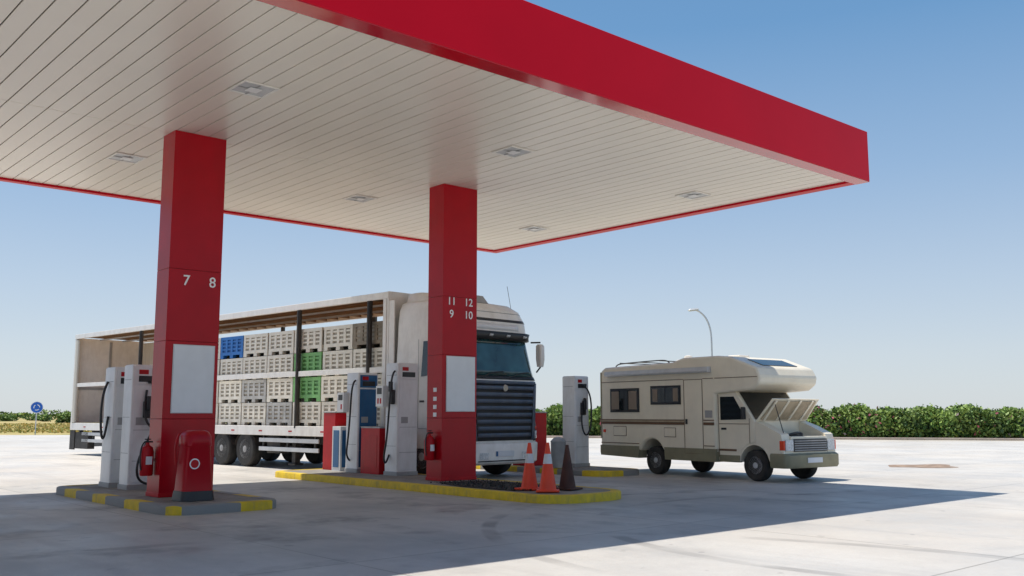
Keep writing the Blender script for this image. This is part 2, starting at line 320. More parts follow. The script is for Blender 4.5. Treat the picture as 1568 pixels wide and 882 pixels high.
e,W,D,H=pump('fuel_pump',19.35,19.92,19.15,19.65,2.68,whitep)
hose(e,[(.28,-.03,H-.25),(.45,-.15,H-.35),(.5,-.2,H-.9),(.42,-.2,H-1.6),(.2,-.15,H-1.75),(.12,-.1,H-1.2),(.3,-.04,H-.7)])
boxes('nozzle_holster',e,[(.2,.38,-.09,-.013,H-1.1,H-.75),(.24,.34,-.15,-.092,H-.95,H-.62)],dark,.02)
e=empty('pump_cabinet',(18.75,20.4,.14)); boxes('body',e,[(0,.7,0,.7,0,1.5),(-.01,.71,-.01,.71,1.502,1.54,1)],[redb,grey],.015)
e=empty('waste_bin',(18.55,19.0,.15)); lathe('body',e,[(.17,0),(.2,.02),(.21,.7),(.22,.72),(.2,.74),(.12,.82),(.02,.84)],grey)
def ext(x,y,z):
    e=empty('fire_extinguisher',(x,y,z))
    lathe('cylinder',e,[(.02,0),(.1,.0),(.115,.03),(.115,.42),(.09,.5),(.035,.54),(.03,.58)],redb)
    boxes('valve',e,[(-.05,.09,-.02,.02,.58,.61),(-.05,.06,-.015,.015,.63,.65)],dark,.004)
    tube('hose',e,[(-.03,0,.6),(-.12,-.03,.58),(-.16,-.04,.4),(-.12,-.05,.1)],.014,dark)
    box('label',e,-.06,.05,-.119,-.1165,.2,.34,paper,0)
    box('bracket',e,.02,.12,-.03,.03,.25,.3,grey,.003)
ext(6.64,17.28,.52); ext(12.89,17.28,.6)
e=empty('wheeled_fire_extinguisher_cover',(7.03,16.15,.15))
loft('base',e,[(0,-.3,.3,-.28,.28,.12,.12),(.16,-.28,.28,-.26,.26,.12,.12)],dark)
loft('cover',e,[(.162,-.27,.27,-.25,.25,.12,.12),(.9,-.23,.23,-.22,.22,.14,.14),(.92,-.245,.245,-.235,.235,.14,.14),(1.08,-.235,.235,-.22,.22,.14,.14),(1.15,-.2,.2,-.18,.18,.12,.12),(1.18,-.12,.14,-.14,.14,.1,.1)],redc,ang=50)
lathe('round_label',e,[(.09,0),(.09,.004)],numw,(-.1,-.248,.62),'y',n=20)
lathe('round_label_inner',e,[(.07,0),(.07,.004)],redb,(-.1,-.252,.62),'y',n=20)
tube('handle',e,[(-.28,.1,.6),(-.34,.1,.9),(-.25,.1,1.12)],.018,redb)
def cone(x,y,m,h=.86,rz=0,tilt=0):
    e=empty('traffic_cone',(x,y,.15),rz); e.rotation_euler=(0,tilt,rz)
    boxes('base',e,[(-.22,.22,-.22,.22,.003,.04)],m,.012)
    pr=[(.165,.04)]; mi=[]
    for t,k in ((.3,0),(.55,0),(.76,1),(1,0)):
        pr.append((.165*(1-t)+.03*t,.04+(h-.04)*t)); mi.append(k)
    lathe('body',e,pr,[m,refl if m is orange else oldcone],mi=mi)
cone(12.86,13.98,orange,.9,.3); cone(12.75,13.35,orange,.92,.8,.02); cone(13.42,13.5,oldcone,.86,.2)
# ------------------------------------------------------------------ truck
T=empty('curtainside_truck',(14.58,18.26,0),math.radians(4.7))
W=2.9
secs=[(.75,.02,W-.02,.03,2.5),(.95,0,W,0,2.5),(2.45,0,W,.02,2.6),(2.62,.02,W-.02,.1,2.6),(3.58,.07,W-.07,.33,2.6),(3.66,.07,W-.07,.27,2.6),(4.0,.08,W-.08,.33,2.6),(4.3,.12,W-.12,.5,2.6),(4.48,.2,W-.2,.8,2.6),(4.56,.35,W-.35,1.2,2.6)]
RN=.42
loft('cab',T,[s+(RN,.12) for s in secs],white,ang=28)
def secat(z):
    for a,b2 in zip(secs,secs[1:]):
        if a[0]<=z<=b2[0]:
            t=(z-a[0])/(b2[0]-a[0]); return [a[i]*(1-t)+b2[i]*t for i in range(5)]
    return secs[0] if z<secs[0][0] else secs[-1]
def yf(x,z):
    s=secat(z); x0,x1,y0=s[1],s[2],s[3]
    q=0
    if x<x0+RN: q=min(RN,x0+RN-x)
    if x>x1-RN: q=min(RN,x-(x1-RN))
    return y0+RN-math.sqrt(max(0,RN*RN-q*q))
def patch(name,xa,xb,za,zb,off,m,nx=18,nz=6,th=.02,xa2=None,xb2=None):
    xa2=xa if xa2 is None else xa2; xb2=xb if xb2 is None else xb2
    v=[];f=[]
    for j in range(nz+1):
        t=j/nz; z=za+(zb-za)*t; l=xa*(1-t)+xa2*t; r=xb*(1-t)+xb2*t
        for i in range(nx+1):
            x=l+(r-l)*i/nx; v.append((x,yf(x,z)-off,z))
    for j in range(nz):
        for i in range(nx): a=j*(nx+1)+i; f.append((a,a+1,a+nx+2,a+nx+1))
    me=bpy.data.meshes.new(name); me.from_pydata(v,[],f); o=finish(name,me,m,T); s=o.modifiers.new('s','SOLIDIFY'); s.thickness=th; s.offset=0; return o
patch('windscreen',.14,W-.14,2.56,3.5,.008,tealg,th=.012)
patch('windscreen_gasket_top',.12,W-.12,3.5,3.57,.012,dark,nz=1)
patch('windscreen_gasket_base',.12,W-.12,2.48,2.56,.014,dark,nz=1)
patch('sun_visor',.08,W-.08,3.50,3.70,.12,dark,nz=2,th=.03)
for i in range(4):
    xx=.5+i*.62; patch('marker_lamp',xx,xx+.12,3.58,3.63,.145,lamp,nx=2,nz=1)
patch('header_stripe',.2,W-.2,3.98,4.05,.006,dark,nz=1,th=.008)
patch('header_seam',.1,W-.1,4.22,4.235,.004,grey,nz=1,th=.006)
patch('upper_badge_plate',.6,W-.6,3.76,3.92,.006,paper,nz=1,th=.008)
gx=.42
patch('grille_backing',gx,W-gx,.95,2.42,.012,dark,xa2=gx-.14,xb2=W-gx+.14,th=.02)
for i in range(8):
    z=1.04+i*.168; k=.13*(i/8)
    patch('grille_slat',gx+.08-k,W-gx-.08+k,z,z+.095,.05+.004*i,navy,nz=2,th=.03)
patch('grille_frame_top',gx-.12,W-gx+.12,2.36,2.44,.06,navy,nz=1,th=.03)
patch('grille_frame_l',gx-.05,gx+.05,.95,2.4,.055,navy,nx=2,th=.03,xa2=gx-.18,xb2=gx-.07)
patch('grille_frame_r',W-gx-.05,W-gx+.05,.95,2.4,.055,navy,nx=2,th=.03,xa2=W-gx+.07,xb2=W-gx+.18)
lathe('badge',T,[(.09,-.01),(.08,-.02)],chrome,(W/2,-.06,2.26),'y')
for a in ((.03,.34),(W-.34,W-.03)):
    patch('headlamp_recess',a[0],a[1],.93,1.36,.008,dark,nx=8,nz=2,th=.014)
    patch('headlamp',a[0]+.03,a[1]-.04,.99,1.18,.022,lamp,nx=8,nz=2,th=.02)
    patch('indicator',a[0]+.05,a[1]-.06,1.22,1.3,.02,orange,nx=8,nz=1,th=.02)
loft('bumper',T,[(.36,.06,W-.06,.02,.85,.4,.05),(.42,.02,W-.02,-.06,.85,.42,.05),(.86,0,W,-.07,.85,.42,.05),(.9,.02,W-.02,-.03,.85,.42,.05)],white,ang=50)
boxes('bumper_details',T,[(1.1,1.75,-.085,-.071,.56,.7,0),(.55,.85,-.08,-.0705,.5,.66,1),(2.05,2.35,-.08,-.0705,.5,.66,1),(.5,2.4,-.076,-.0705,.44,.47,2)],[paper,lamp,dark],.004)
box('plate_band',T,1.1,1.17,-.089,-.0855,.57,.69,blue,0)
tube('wiper',T,[(.7,.0,2.5),(1.0,.07,2.66),(1.5,.06,2.68)],.014,dark); tube('wiper',T,[(1.7,.0,2.5),(2.0,.07,2.66),(2.5,.08,2.68)],.014,dark)
def arc(cy,cz,r,n=10): return [(cy+r*math.cos(math.pi*(1-i/n)),cz+r*math.sin(math.pi*(1-i/n))) for i in range(n+1)]
low=[(.86,.5)]+[(a,b2) for a,b2 in arc(1.5,.55,.63)]+[(2.5,.5),(2.5,1.2),(.3,1.2),(.3,.92),(.86,.92)]
for x0,x1 in ((.0,.5),(W-.5,W-.0)): prism('cab_sill',T,low,x0+.012,x1-.012,white,.0)
boxes('cab_steps',T,[(-.004,.011,2.14,2.48,.6,.66),(-.004,.011,2.14,2.48,.85,.91)],dark,.003)
for x,s in ((.2,-1),(W-.2,1)): wheel('front_wheel',T,x,1.5,.55,.32,s,lgrey)
boxes('front_axle',T,[(.35,W-.35,1.4,1.6,.48,.62),(.7,W-.7,.3,2.6,.75,1.0)],chass)
for sx,o in ((-1,0),(1,W)):
    xs=o+sx*.004
    quadp('door_window',T,[(xs,.62,2.62),(xs+(-sx)*.07,.78,3.45),(xs+(-sx)*.07,1.5,3.45),(xs,1.5,2.55)],glass,.012)
    boxes('door_seams',T,[(xs-.004,xs+.004,.52,.535,1.25,2.6),(xs-.004,xs+.004,1.6,1.615,1.25,3.5),(xs-.004,xs+.004,.53,1.6,1.24,1.255)],grey,0)
    box('door_handle',T,xs-.02,xs+.02,1.38,1.54,1.9,1.95,dark)
for sx,o in ((-1,0),(1,W)):
    c=o+sx*.08
    tube('mirror_arm',T,[(o+(-sx)*.05,.35,3.5),(o+sx*.08,.12,3.5)],.022,dark); tube('mirror_arm',T,[(o,.2,2.7),(o+sx*.08,.12,2.85)],.022,dark)
    loft('mirror_housing',T,[(2.85,c-.07,c+.07,.05,.2,.05,.03),(3.05,c-.09,c+.09,.02,.22,.06,.03),(3.4,c-.09,c+.09,.03,.22,.06,.03),(3.45,c-.06,c+.06,.07,.2,.04,.03)],white,ang=50)
loft('roof_deflector',T,[(4.5,.35,W-.35,1.15,2.62,.4,.1),(4.78,.45,W-.45,1.9,2.62,.3,.1),(4.82,.6,W-.6,2.2,2.6,.15,.1)],white,ang=50)
loft('roof_air_con',T,[(4.52,1.0,1.9,.95,1.5,.1,.1),(4.72,1.1,1.8,1.05,1.45,.1,.1)],grey,ang=50)
tube('antenna',T,[(W-.4,.75,4.4),(W-.6,.7,5.0)],.006,dark)
boxes('side_fairing',T,[(.01,.05,2.62,2.84,1.1,4.6),(W-.05,W-.01,2.62,2.84,1.1,4.6)],white,.01)
Y0,Y1,ZF,ZR=2.86,23.1,1.25,4.82
box('load_floor',T,.08,W-.08,Y0,Y1,1.1,ZF,wood)
boxes('side_rails',T,[(-.01,.078,Y0,Y1,.98,1.262),(W-.078,W+.01,Y0,Y1,.98,1.262),(-.014,.1,Y0,Y1,4.66,4.84),(W-.1,W+.014,Y0,Y1,4.66,4.84)],white,.01)
boxes('reflector_marks',T,[(-.016,-.0105,4+i*1.6,4.18+i*1.6,1.09,1.13) for i in range(12)],redb,0)
box('headboard',T,.0,W,Y0-.02,Y0+.06,1.27,4.85,white,.01)
boxes('headboard_post',T,[(-.02,.14,Y0+.062,Y0+.2,1.265,4.658),(W-.14,W+.02,Y0+.062,Y0+.2,1.265,4.658)],white,.01)
sh=box('roof_tarp',T,.101,W-.101,Y0+.05,Y1-.02,4.79,4.80,roofm,0)
boxes('roof_bows',T,[(.101,W-.101,Y0+.5+i*.62,Y0+.545+i*.62,4.70,4.785) for i in range(32)],M('roof_bow',(.22,.14,.08),.7),.004)
boxes('roof_runners',T,[(W*.33,W*.33+.05,Y0+.06,Y1-.1,4.64,4.695),(W*.66,W*.66+.05,Y0+.06,Y1-.1,4.64,4.695)],grey,.003)
boxes('rear_frame',T,[(0,.12,Y1-.1,Y1,1.265,4.658),(W-.12,W,Y1-.1,Y1,1.265,4.658),(.121,W-.121,Y1-.06,Y1-.01,1.26,4.7)],white,.01)
boxes('rear_door_ribs',T,[(.121,W-.121,Y1-.1,Y1-.062,2.6,2.7),(1.4,1.5,Y1-.1,Y1-.062,1.27,2.59),(1.4,1.5,Y1-.1,Y1-.062,2.71,4.6)],grey,.004)
cv=[];cf=[];n=90
for i in range(n+1):
    y=17.3+(Y1-.12-17.3)*i/n; xx=W-.13+.03*math.sin(i*1.9)
    cv+=[(xx,y,1.28),(xx,y,4.62)]
cf=[(2*i,2*i+2,2*i+3,2*i+1) for i in range(n)]
me=bpy.data.meshes.new('far_curtain'); me.from_pydata(cv,[],cf); finish('far_curtain',me,tarp,T)
for y in (3.65,7.0,12.2,17.2):
    boxes('side_post',T,[(.0,.10,y,y+.13,1.263,4.658),(-.02,-.001,y+.03,y+.1,1.2,4.64)],chass,.008)
    boxes('side_post',T,[(W-.1,W,y,y+.13,1.263,4.658)],chass,.008)
boxes('side_slats',T,[(.012,.05,Y0+.2,3.64,2.70,2.85),(.012,.05,3.79,6.99,2.70,2.85),(.012,.05,7.14,12.19,2.70,2.85),(.012,.05,12.34,17.19,2.70,2.85),(.012,.05,17.34,Y1-.12,2.70,2.85)],white,.006)
loft('gathered_curtain',T,[(1.28,-.03,.1,Y1-.4,Y1-.12,.05,.05),(4.6,-.02,.09,Y1-.36,Y1-.12,.04,.04)],tarp)
boxes('chassis_rails',T,[(.75,.95,2.7,Y1-.3,.72,1.08),(W-.95,W-.75,2.7,Y1-.3,.72,1.08)]+[(.96,W-.96,3.4+i*1.7,3.5+i*1.7,.8,1.0) for i in range(11)]+[(.1,W-.1,3.0+i*1.15,3.06+i*1.15,1.0,1.095) for i in range(17)],chass,.005)
for y in (5.0,9.8,11.2,12.6):
    for x,s in ((.2,-1),(W-.2,1)): wheel('rear_wheel',T,x,y,.54,.36,s,grey)
    box('axle',T,.4,W-.4,y-.07,y+.07,.46,.6,chass)
    pr=[(y+.66*math.cos(math.pi*(.1+.8*i/8)),.56+.64*math.sin(math.pi*(.1+.8*i/8))-.1) for i in range(9)]
    v=[];f=[]
    for a,c in pr: v+=[(.02,a,c),(.4,a,c)]
    f=[(2*i,2*i+2,2*i+3,2*i+1) for i in range(8)]
    me=bpy.data.meshes.new('mudguard'); me.from_pydata(v,[],f); finish('mudguard',me,chass,T)
boxes('side_guard',T,[(.02,.06,5.9,9.0,.52,.64),(.02,.06,5.9,9.0,.78,.9),(.02,.06,13.4,22.0,.52,.64),(.02,.06,13.4,22.0,.78,.9)],lgrey,.006)
boxes('guard_hangers',T,[(.062,.11,y,y+.07,.5,1.0) for y in (6.1,7.5,8.8,13.6,16,18.5,21)],chass,.004)
boxes('landing_leg',T,[(.2,.38,7.3,7.48,.18,1.09),(.14,.44,7.22,7.56,.12,.18),(.22,.36,7.5,7.9,.62,.68),(.05,.4,3.0,4.2,.5,.95),(.12,.6,8.0,8.7,.45,.95)],chass,.01)
tube('brace',T,[(.3,7.4,.4),(.5,8.6,1.05)],.03,chass)
boxes('rear_underrun',T,[(.05,W-.05,Y1-.25,Y1-.1,.3,.45,0),(.3,.42,Y1-.3,Y1-.15,.45,1.05,1),(W-.42,W-.3,Y1-.3,Y1-.15,.45,1.05,1),(.05,.5,Y1-.06,Y1,.62,.82,2),(W-.5,W-.05,Y1-.06,Y1,.62,.82,2),(.02,.3,21.4,22.6,.25,.9,1),(.0,.05,Y1-.45,Y1,.2,.97,1)],[lgrey,chass,redb],.01)
def crate_mesh(m,inner):
    bl=[];cw,cd,ch=1.28,1.36,.70
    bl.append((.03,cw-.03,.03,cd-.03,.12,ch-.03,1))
    for x0,x1 in ((0,.029),(cw-.029,cw)):
        bl+=[(x0,x1,0,cd,ch-.10,ch,0),(x0,x1,0,cd,.1,.2,0)]
        for k in range(5):
            y=k*(cd-.11)/4; bl.append((x0,x1,y,y+.11,.202,ch-.102,0))
        for k in range(3): z=.27+k*.12; bl.append((x0+.008,x1-.008,.111,cd-.111,z,z+.05,0))
        for y in (0,cd/2-.09,cd-.18): bl.append((x0,x1+(.1 if x0==0 else 0),y,y+.18,0,.098,0))
    for y0,y1 in ((.0,.029),(cd-.029,cd)):
        bl+=[(.0305,cw-.0305,y0,y1,ch-.09,ch-.001,0),(.0305,cw-.0305,y0,y1,.101,.19,0)]
        for k in range(1,4): x=k*(cw-.09)/4; bl.append((x,x+.09,y0,y1,.192,ch-.092,0))
    o=boxes('crate_proto',None,bl,[m,inner],0); me=o.data; bpy.data.objects.remove(o); return me
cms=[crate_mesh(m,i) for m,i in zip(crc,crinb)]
CR=empty('stacked_crates',(14.58,18.26,0),math.radians(4.7))
for col in range(10):
    for row in range(4):
        for dp in range(2):
            if col==9 and row>2: continue
            k=random.choices([0,1,4],[.86,.12,.02])[0]
            if dp==0:
                if col==5 and row==3: k=2
                if col==2 and row in (1,2): k=3
                if col==0: k=4 if row==3 else 0
            y=3.2+col*1.43+random.uniform(-.02,.02)
            o=bpy.data.objects.new('crate',cms[k]); sc.collection.objects.link(o); o.parent=CR
            o.location=(.15+dp*1.34+random.uniform(-.015,.02),y,1.256+row*.715); o.rotation_euler=(0,0,random.uniform(-.012,.012))
# ------------------------------------------------------------------ motorhome
V=empty('motorhome',(19.76,12.80,0),math.radians(-5.7))
BW=2.22
hab=[(2.02,.62),(3.83,.62)]+arc(4.3,.5,.45,12)[2:-2]+[(4.77,.62),(6.36,.62),(6.40,2.6),(6.34,2.84),(6.17,2.93),(3.5,2.97),(3.1,3.07),(1.9,3.07),(1.5,3.03),(.68,2.74),(.56,2.52),(.60,2.34),(.80,2.2),(2.02,2.12)]
prism('body_shell',V,hab,0,BW,cream,.05)
for x0,x1 in ((-.012,.3),(BW-.3,BW+.012)):
    prism('skirt',V,[(2.02,.42),(3.80,.42),(3.82,.74),(2.02,.74)],x0,x1,olive,.0)
    prism('skirt',V,[(4.80,.42),(6.36,.46),(6.38,.74),(4.78,.74)],x0,x1,olive,.0)
box('rear_skirt',V,.31,BW-.31,6.1,6.39,.46,.74,olive,.01)
box('rear_bumper',V,.1,BW-.1,6.4,6.52,.5,.66,dark,.02)
box('underfloor',V,.31,BW-.31,2.1,6.08,.5,.61,chass)
cx0,cx1=.12,BW-.12
cabfull=[(1.36,.44),(2.08,.44),(2.08,2.13),(1.42,2.16),(.86,1.44),(.86,.93),(1.1,.86),(1.3,.7)]
prism('cab_body',V,cabfull,cx0,cx1,cream,.03)
wing=[(.04,.5),(.44,.48)]+arc(.9,.42,.45,12)[1:-1]+[(1.355,.5),(1.3,.7),(1.1,.86),(.855,.93),(.855,1.43),(.5,1.31),(.1,1.13),(.03,.85)]
for x0,x1 in ((cx0+.002,cx0+.3),(cx1-.3,cx1-.002)): prism('front_wing',V,wing,x0,x1,cream,.0)
for x0,x1 in ((cx0-.012,cx0+.1),(cx1-.1,cx1+.012)): prism('cab_skirt',V,[(1.37,.43),(2.0,.43),(2.0,.6),(1.345,.6)],x0,x1,olive,0)
box('nose_panel',V,cx0+.301,cx1-.301,.04,.2,.5,1.08,cream,.01)
boxes('engine_bay',V,[(cx0+.31,cx1-.31,.21,.85,.55,.95,0),(cx0+.5,cx0+1.1,.3,.7,.951,1.12,0),(cx0+1.2,cx0+1.5,.35,.6,.951,1.08,1),(cx0+.36,cx0+.5,.3,.5,.951,1.1,1)],[chass,grey],.02)
tube('engine_hose',V,[(cx0+.5,.3,1.1),(cx0+.9,.25,1.2),(cx0+1.3,.5,1.12)],.03,dark)
boxes('front_grille',V,[(cx0+.36,cx1-.36,.01,.03,.72,1.02,0)]+[(cx0+.38,cx1-.38,-.005,.009,.74+i*.055,.765+i*.055,1) for i in range(5)]+[(cx0+.06,cx0+.34,.0,.03,.74,1.0,2),(cx1-.34,cx1-.06,.0,.03,.74,1.0,2),(cx0-.006,cx0+.055,.02,.14,.76,.98,3),(cx1-.055,cx1+.006,.02,.14,.76,.98,3)],[dark,grey,lamp,orange],.006)
loft('front_bumper',V,[(.34,cx0-.02,cx1+.02,-.06,.42,.14,.03),(.4,cx0-.04,cx1+.04,-.1,.42,.16,.03),(.64,cx0-.04,cx1+.04,-.1,.42,.16,.03),(.68,cx0-.01,cx1+.01,-.05,.42,.14,.03)],olive,ang=50)
box('number_plate',V,BW/2-.28,BW/2+.28,-.112,-.101,.46,.58,paper,.002)
wn=Vector((0,-(2.16-1.44),(1.42-.86))).normalized()*.012
def pw(x,t): return (x,.86+(1.42-.86)*t+wn.y,1.44+(2.16-1.44)*t+wn.z)
quadp('windscreen',V,[pw(cx0+.06,.06),pw(cx1-.06,.06),pw(cx1-.1,.97),pw(cx0+.1,.97)],glass,.012)
for xs,sx in ((cx0-.003,-1),(cx1+.003,1)):
    quadp('cab_door_window',V,[(xs,1.12,1.48),(xs,1.5,2.04),(xs,1.94,2.04),(xs,1.94,1.46)],glass,.012)
    boxes('cab_door_seams',V,[(xs-.004,xs+.004,2.0,2.012,.55,2.1),(xs-.004,xs+.004,1.02,1.032,.9,1.5),(xs-.004,xs+.004,1.04,1.999,1.36,1.375),(xs-.006,xs+.006,1.45,2.0,.7,.75)],brown,0)
    box('door_handle',V,xs-.018,xs+.018,1.76,1.92,1.22,1.27,dark)
    tube('mirror_arm',V,[(xs,1.15,1.55),(xs+sx*.16,1.08,1.6)],.015,dark)
    box('mirror',V,xs+sx*.16-.07,xs+sx*.16+.07,1.04,1.1,1.48,1.78,dark,.02)
def win(y0,y1,z0,z1,x=0):
    boxes('window_frame',V,[(x-.02,x-.001,y0,y1,z0,z1,0),(x-.028,x-.0205,y0+.05,y1-.05,z0+.05,z1-.05,1),(x-.034,x-.0285,(y0+y1)/2-.01,(y0+y1)/2+.01,z0+.05,z1-.05,0)],[dark,glass],.008)
win(4.75,5.93,1.66,2.32); win(3.18,4.3,1.86,2.36)
blind=M('window_blind',(.26,.20,.15),.5)
boxes('window_curtain',V,[(-.0335,-.0285,4.83,5.15,1.74,2.24),(-.0335,-.0285,5.55,5.86,1.74,2.24),(-.0335,-.0285,3.26,3.44,1.94,2.28),(-.0335,-.0285,4.02,4.2,1.94,2.28)],blind,0)
boxes('door_outline',V,[(-.012,-.001,3.06,3.075,.6,2.5),(-.012,-.001,2.42,2.435,.6,2.5),(-.012,-.001,2.436,3.059,2.485,2.5),(-.012,-.001,2.436,3.059,.6,.615)],brown,.003)
loft('door_leaf',V,[(.62,-.008,.02,2.44,3.055,.004,.004),(2.48,-.008,.02,2.44,3.055,.004,.004)],cream)
box('door_lock',V,-.03,-.009,2.95,3.02,1.35,1.48,dark)
box('service_hatch',V,-.02,-.001,2.1,2.34,1.52,1.7,grey)
boxes('side_hatches',V,[(-.016,-.001,3.4,3.8,1.02,1.24),(-.016,-.001,5.3,5.8,1.02,1.26)],cream,.005)
boxes('hatch_gap',V,[(-.006,-.0005,3.385,3.815,1.005,1.255),(-.006,-.0005,5.285,5.815,1.005,1.275)],brown,0)
for z0,z1 in ((1.44,1.465),(1.33,1.40),(2.50,2.515),(.80,.82)):
    for xs in ((-.014,-.001),(BW+.001,BW+.014)):
        boxes('side_stripe',V,[(*xs,(4.78 if z0<1 else 3.08),6.34,z0,z1),(*xs,2.05,2.40,z0,z1)],brown,0)
boxes('side_stripe_band',V,[(-.006,-.001,3.08,6.34,1.402,1.438)],creamd,0)
box('rear_corner_trim',V,-.012,.03,6.30,6.36,.93,2.8,olive,.01)
box('marker_lamp',V,-.03,-.001,6.15,6.23,1.1,1.18,orange,.004)
loft('awning_case',V,[(2.66,-.13,-.002,2.1,6.05,.03,.03),(2.7,-.15,-.002,2.1,6.05,.03,.03),(2.8,-.13,-.002,2.1,6.05,.03,.03)],lgrey)
for xx in (.35,BW-.35): tube('roof_rail',V,[(xx,3.9,2.95),(xx,3.95,3.06),(xx,4.2,3.08),(xx,5.9,3.04),(xx,6.05,3.03),(xx,6.1,2.91)],.018,dark)
for y in (4.3,5.2,5.9): tube('roof_crossbar',V,[(.35,y,3.06),(BW-.35,y,3.06)],.014,dark)
boxes('roof_vent',V,[(.8,1.4,3.6,4.1,2.985,3.09),(1.2,1.6,2.2,2.6,3.08,3.15)],white,.02)
lathe('roof_mushroom',V,[(.03,0),(.03,.12),(.12,.13),(.1,.18),(.02,.2)],white,(.6,3.45,2.98))
def sl(y): return 2.74+(3.03-2.74)*(y-.68)/(1.5-.68)
quadp('alcove_window',V,[(.45,.82,sl(.82)+.012),(BW-.45,.82,sl(.82)+.012),(BW-.45,1.3,sl(1.3)+.012),(.45,1.3,sl(1.3)+.012)],glass,.012)
quadp('alcove_side_line',V,[(-.006,.64,2.5),(-.006,2.0,2.5),(-.006,2.0,2.515),(-.006,.64,2.515)],brown,.008)
def hp(x,u,off=0):
    L_=.86; a=math.radians(58); return (x,.84-u*L_*math.cos(a)-off*math.sin(a), 1.45+u*L_*math.sin(a)*.72-off*math.cos(a))
quadp('bonnet_skin',V,[hp(cx0+.04,0),hp(cx1-.04,0),hp(cx1-.1,1),hp(cx0+.1,1)],cream,.02)
quadp('bonnet_liner',V,[hp(cx0+.12,.08,.03),hp(cx1-.12,.08,.03),hp(cx1-.2,.92,.03),hp(cx0+.2,.92,.03)],creamd,.02)
for k in range(4):
    xx=cx0+.2+k*.46; quadp('bonnet_rib',V,[hp(xx,.05,.05),hp(xx+.07,.05,.05),hp(xx+.07,.95,.05),hp(xx,.95,.05)],cream,.02)
tube('bonnet_stay',V,[(cx0+.2,.15,1.1),hp(cx0+.25,.8,.05)],.01,dark)
for y in (.9,4.3):
    for x,s in ((.26,-1),(BW-.26,1)): wheel('wheel',V,x,y,.38,.24,s,lgrey)
# ------------------------------------------------------------------ street lamp
e=empty('street_lamp',(57.4,42.7,0))
tube('pole',e,[(0,0,0),(0,0,4.0)],.10,lgrey)
pts=[(0,0,3.9),(0,0,6.5)]+[(-.748*d*1.05,.664*d*1.05,z) for d,z in ((.0,7.4),(.12,8.1),(.42,8.8),(.85,9.15),(1.05,9.2))]
tube('arm',e,pts,.065,lgrey)
h=empty('head',(-.748*1.2,.664*1.2,9.22)); h.parent=e; h.rotation_euler=(0,.12,math.atan2(.664,-.748))
loft('lamp_head',h,[(-.08,-.2,.35,-.12,.12,.1,.1),(0,-.35,.5,-.16,.16,.12,.12),(.1,-.25,.35,-.1,.1,.08,.08)],lgrey,ang=50)
e=empty('traffic_sign',(22.6,82.0,0),math.radians(-16))
tube('pole',e,[(0,0,0),(0,0,2.6)],.04,lgrey)
lathe('disc',e,[(.46,0),(.46,.02)],numw,(0,-.06,2.15),'y'); lathe('disc_blue',e,[(.42,0),(.42,.01)],M('sign_blue',(.01,.12,.5),.4),(0,-.07,2.15),'y')
for k in range(3):
    a0=k*120; P=[(.22*math.cos(math.radians(a0+t)),-.085,2.15+.22*math.sin(math.radians(a0+t))) for t in (0,25,50,80)]
    tube('arrow',e,P,.035,numw)
sheet('broken_concrete_patch',[(29.7+1.3*math.cos(a)*(1+.25*math.sin(3*a+1)),14.2+.9*math.sin(a)*(1+.2*math.cos(4*a))) for a in [i*math.pi/14 for i in range(28)]],.004,M('patch_soil',(.30,.21,.15),.95,var=.4,vs=3,bump=1,bs=8))
ka=math.atan2(hd[1],hd[0])
k=empty('kerb',(h0[0],h0[1],0),ka)
sgn=1 if (np.array([-hd[1],hd[0]])@hn)>0 else -1
boxes('kerb_stones',k,[(-45+i*1.0,-45+i*1.0+.985,min(sgn*.1,sgn*.35),max(sgn*.1,sgn*.35),-.02,.14) for i in range(150)],M('kerb_stone',(.62,.50,.42),.8,var=.15,vs=1),.01)
soilm=M('flowerbed_soil',(.36,.22,.14),.95,var=.4,vs=2)
sheet('soil_strip',[tuple(h0+hn*.36-hd*45),tuple(h0+hn*.36+hd*105),tuple(h0+hn*6+hd*105),tuple(h0+hn*6-hd*45)],.01,soilm)
# ------------------------------------------------------------------ foliage
lm=[M('leaf_mid',(.11,.20,.035),.6,var=.4,vs=.7),M('leaf_light',(.25,.35,.075),.6,var=.3,vs=.7),M('leaf_dark',(.035,.075,.018),.7,var=.3),M('flower_pink',(.62,.15,.22),.6,var=.3),M('flower_white',(.70,.5,.45),.6)]
def bumpf(s,seed,fr):
    r=np.random.default_rng(seed); v=np.zeros_like(s)
    for f in fr: v+=np.sin(s*f+r.random()*6.28)*(1/f**.5)
    return v/len(fr)
n=80000; s=rng.uniform(-20,46,n)
bush=np.abs(np.sin(s*1.15+.8*np.sin(s*.37)))*.35
top=1.5+bush+.26*bumpf(s,1,(.3,.7,1.9,4.3))*1.2
kind=rng.random(n)
dep=np.where(kind<.6,rng.random(n)**2*1.3,rng.random(n)*4.0)
zz=np.where(kind<.6,rng.random(n)*top,top-rng.random(n)**2*.45)
front=.9+.35*bush*2-.35*np.sin(np.clip(zz/top,0,1)*3.0)+bumpf(s,3,(.8,2.1,5))*.3
pos=np.stack([h0[0]+hd[0]*s+hn[0]*(front+dep),h0[1]+hd[1]*s+hn[1]*(front+dep),zz+.05],1)
pos+=rng.normal(size=(n,3))*.1
clump=bumpf(s*1.0+zz*2,9,(1.3,2.9,6.1))+rng.normal(size=n)*.5
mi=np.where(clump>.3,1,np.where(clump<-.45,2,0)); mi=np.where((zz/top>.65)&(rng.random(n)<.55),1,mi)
fl=rng.random(n); patchf=bumpf(s,12,(.5,1.4,3.7)); thr=np.clip(.015+.04*patchf,0.002,.06)
mi=np.where(fl<thr,3,mi); mi=np.where(fl>1-thr*.35,4,mi)
hobj=leaves('oleander_hedge',pos,.13,lm,mi)
v=[];f=[];ss=np.arange(-20,46.1,.5)
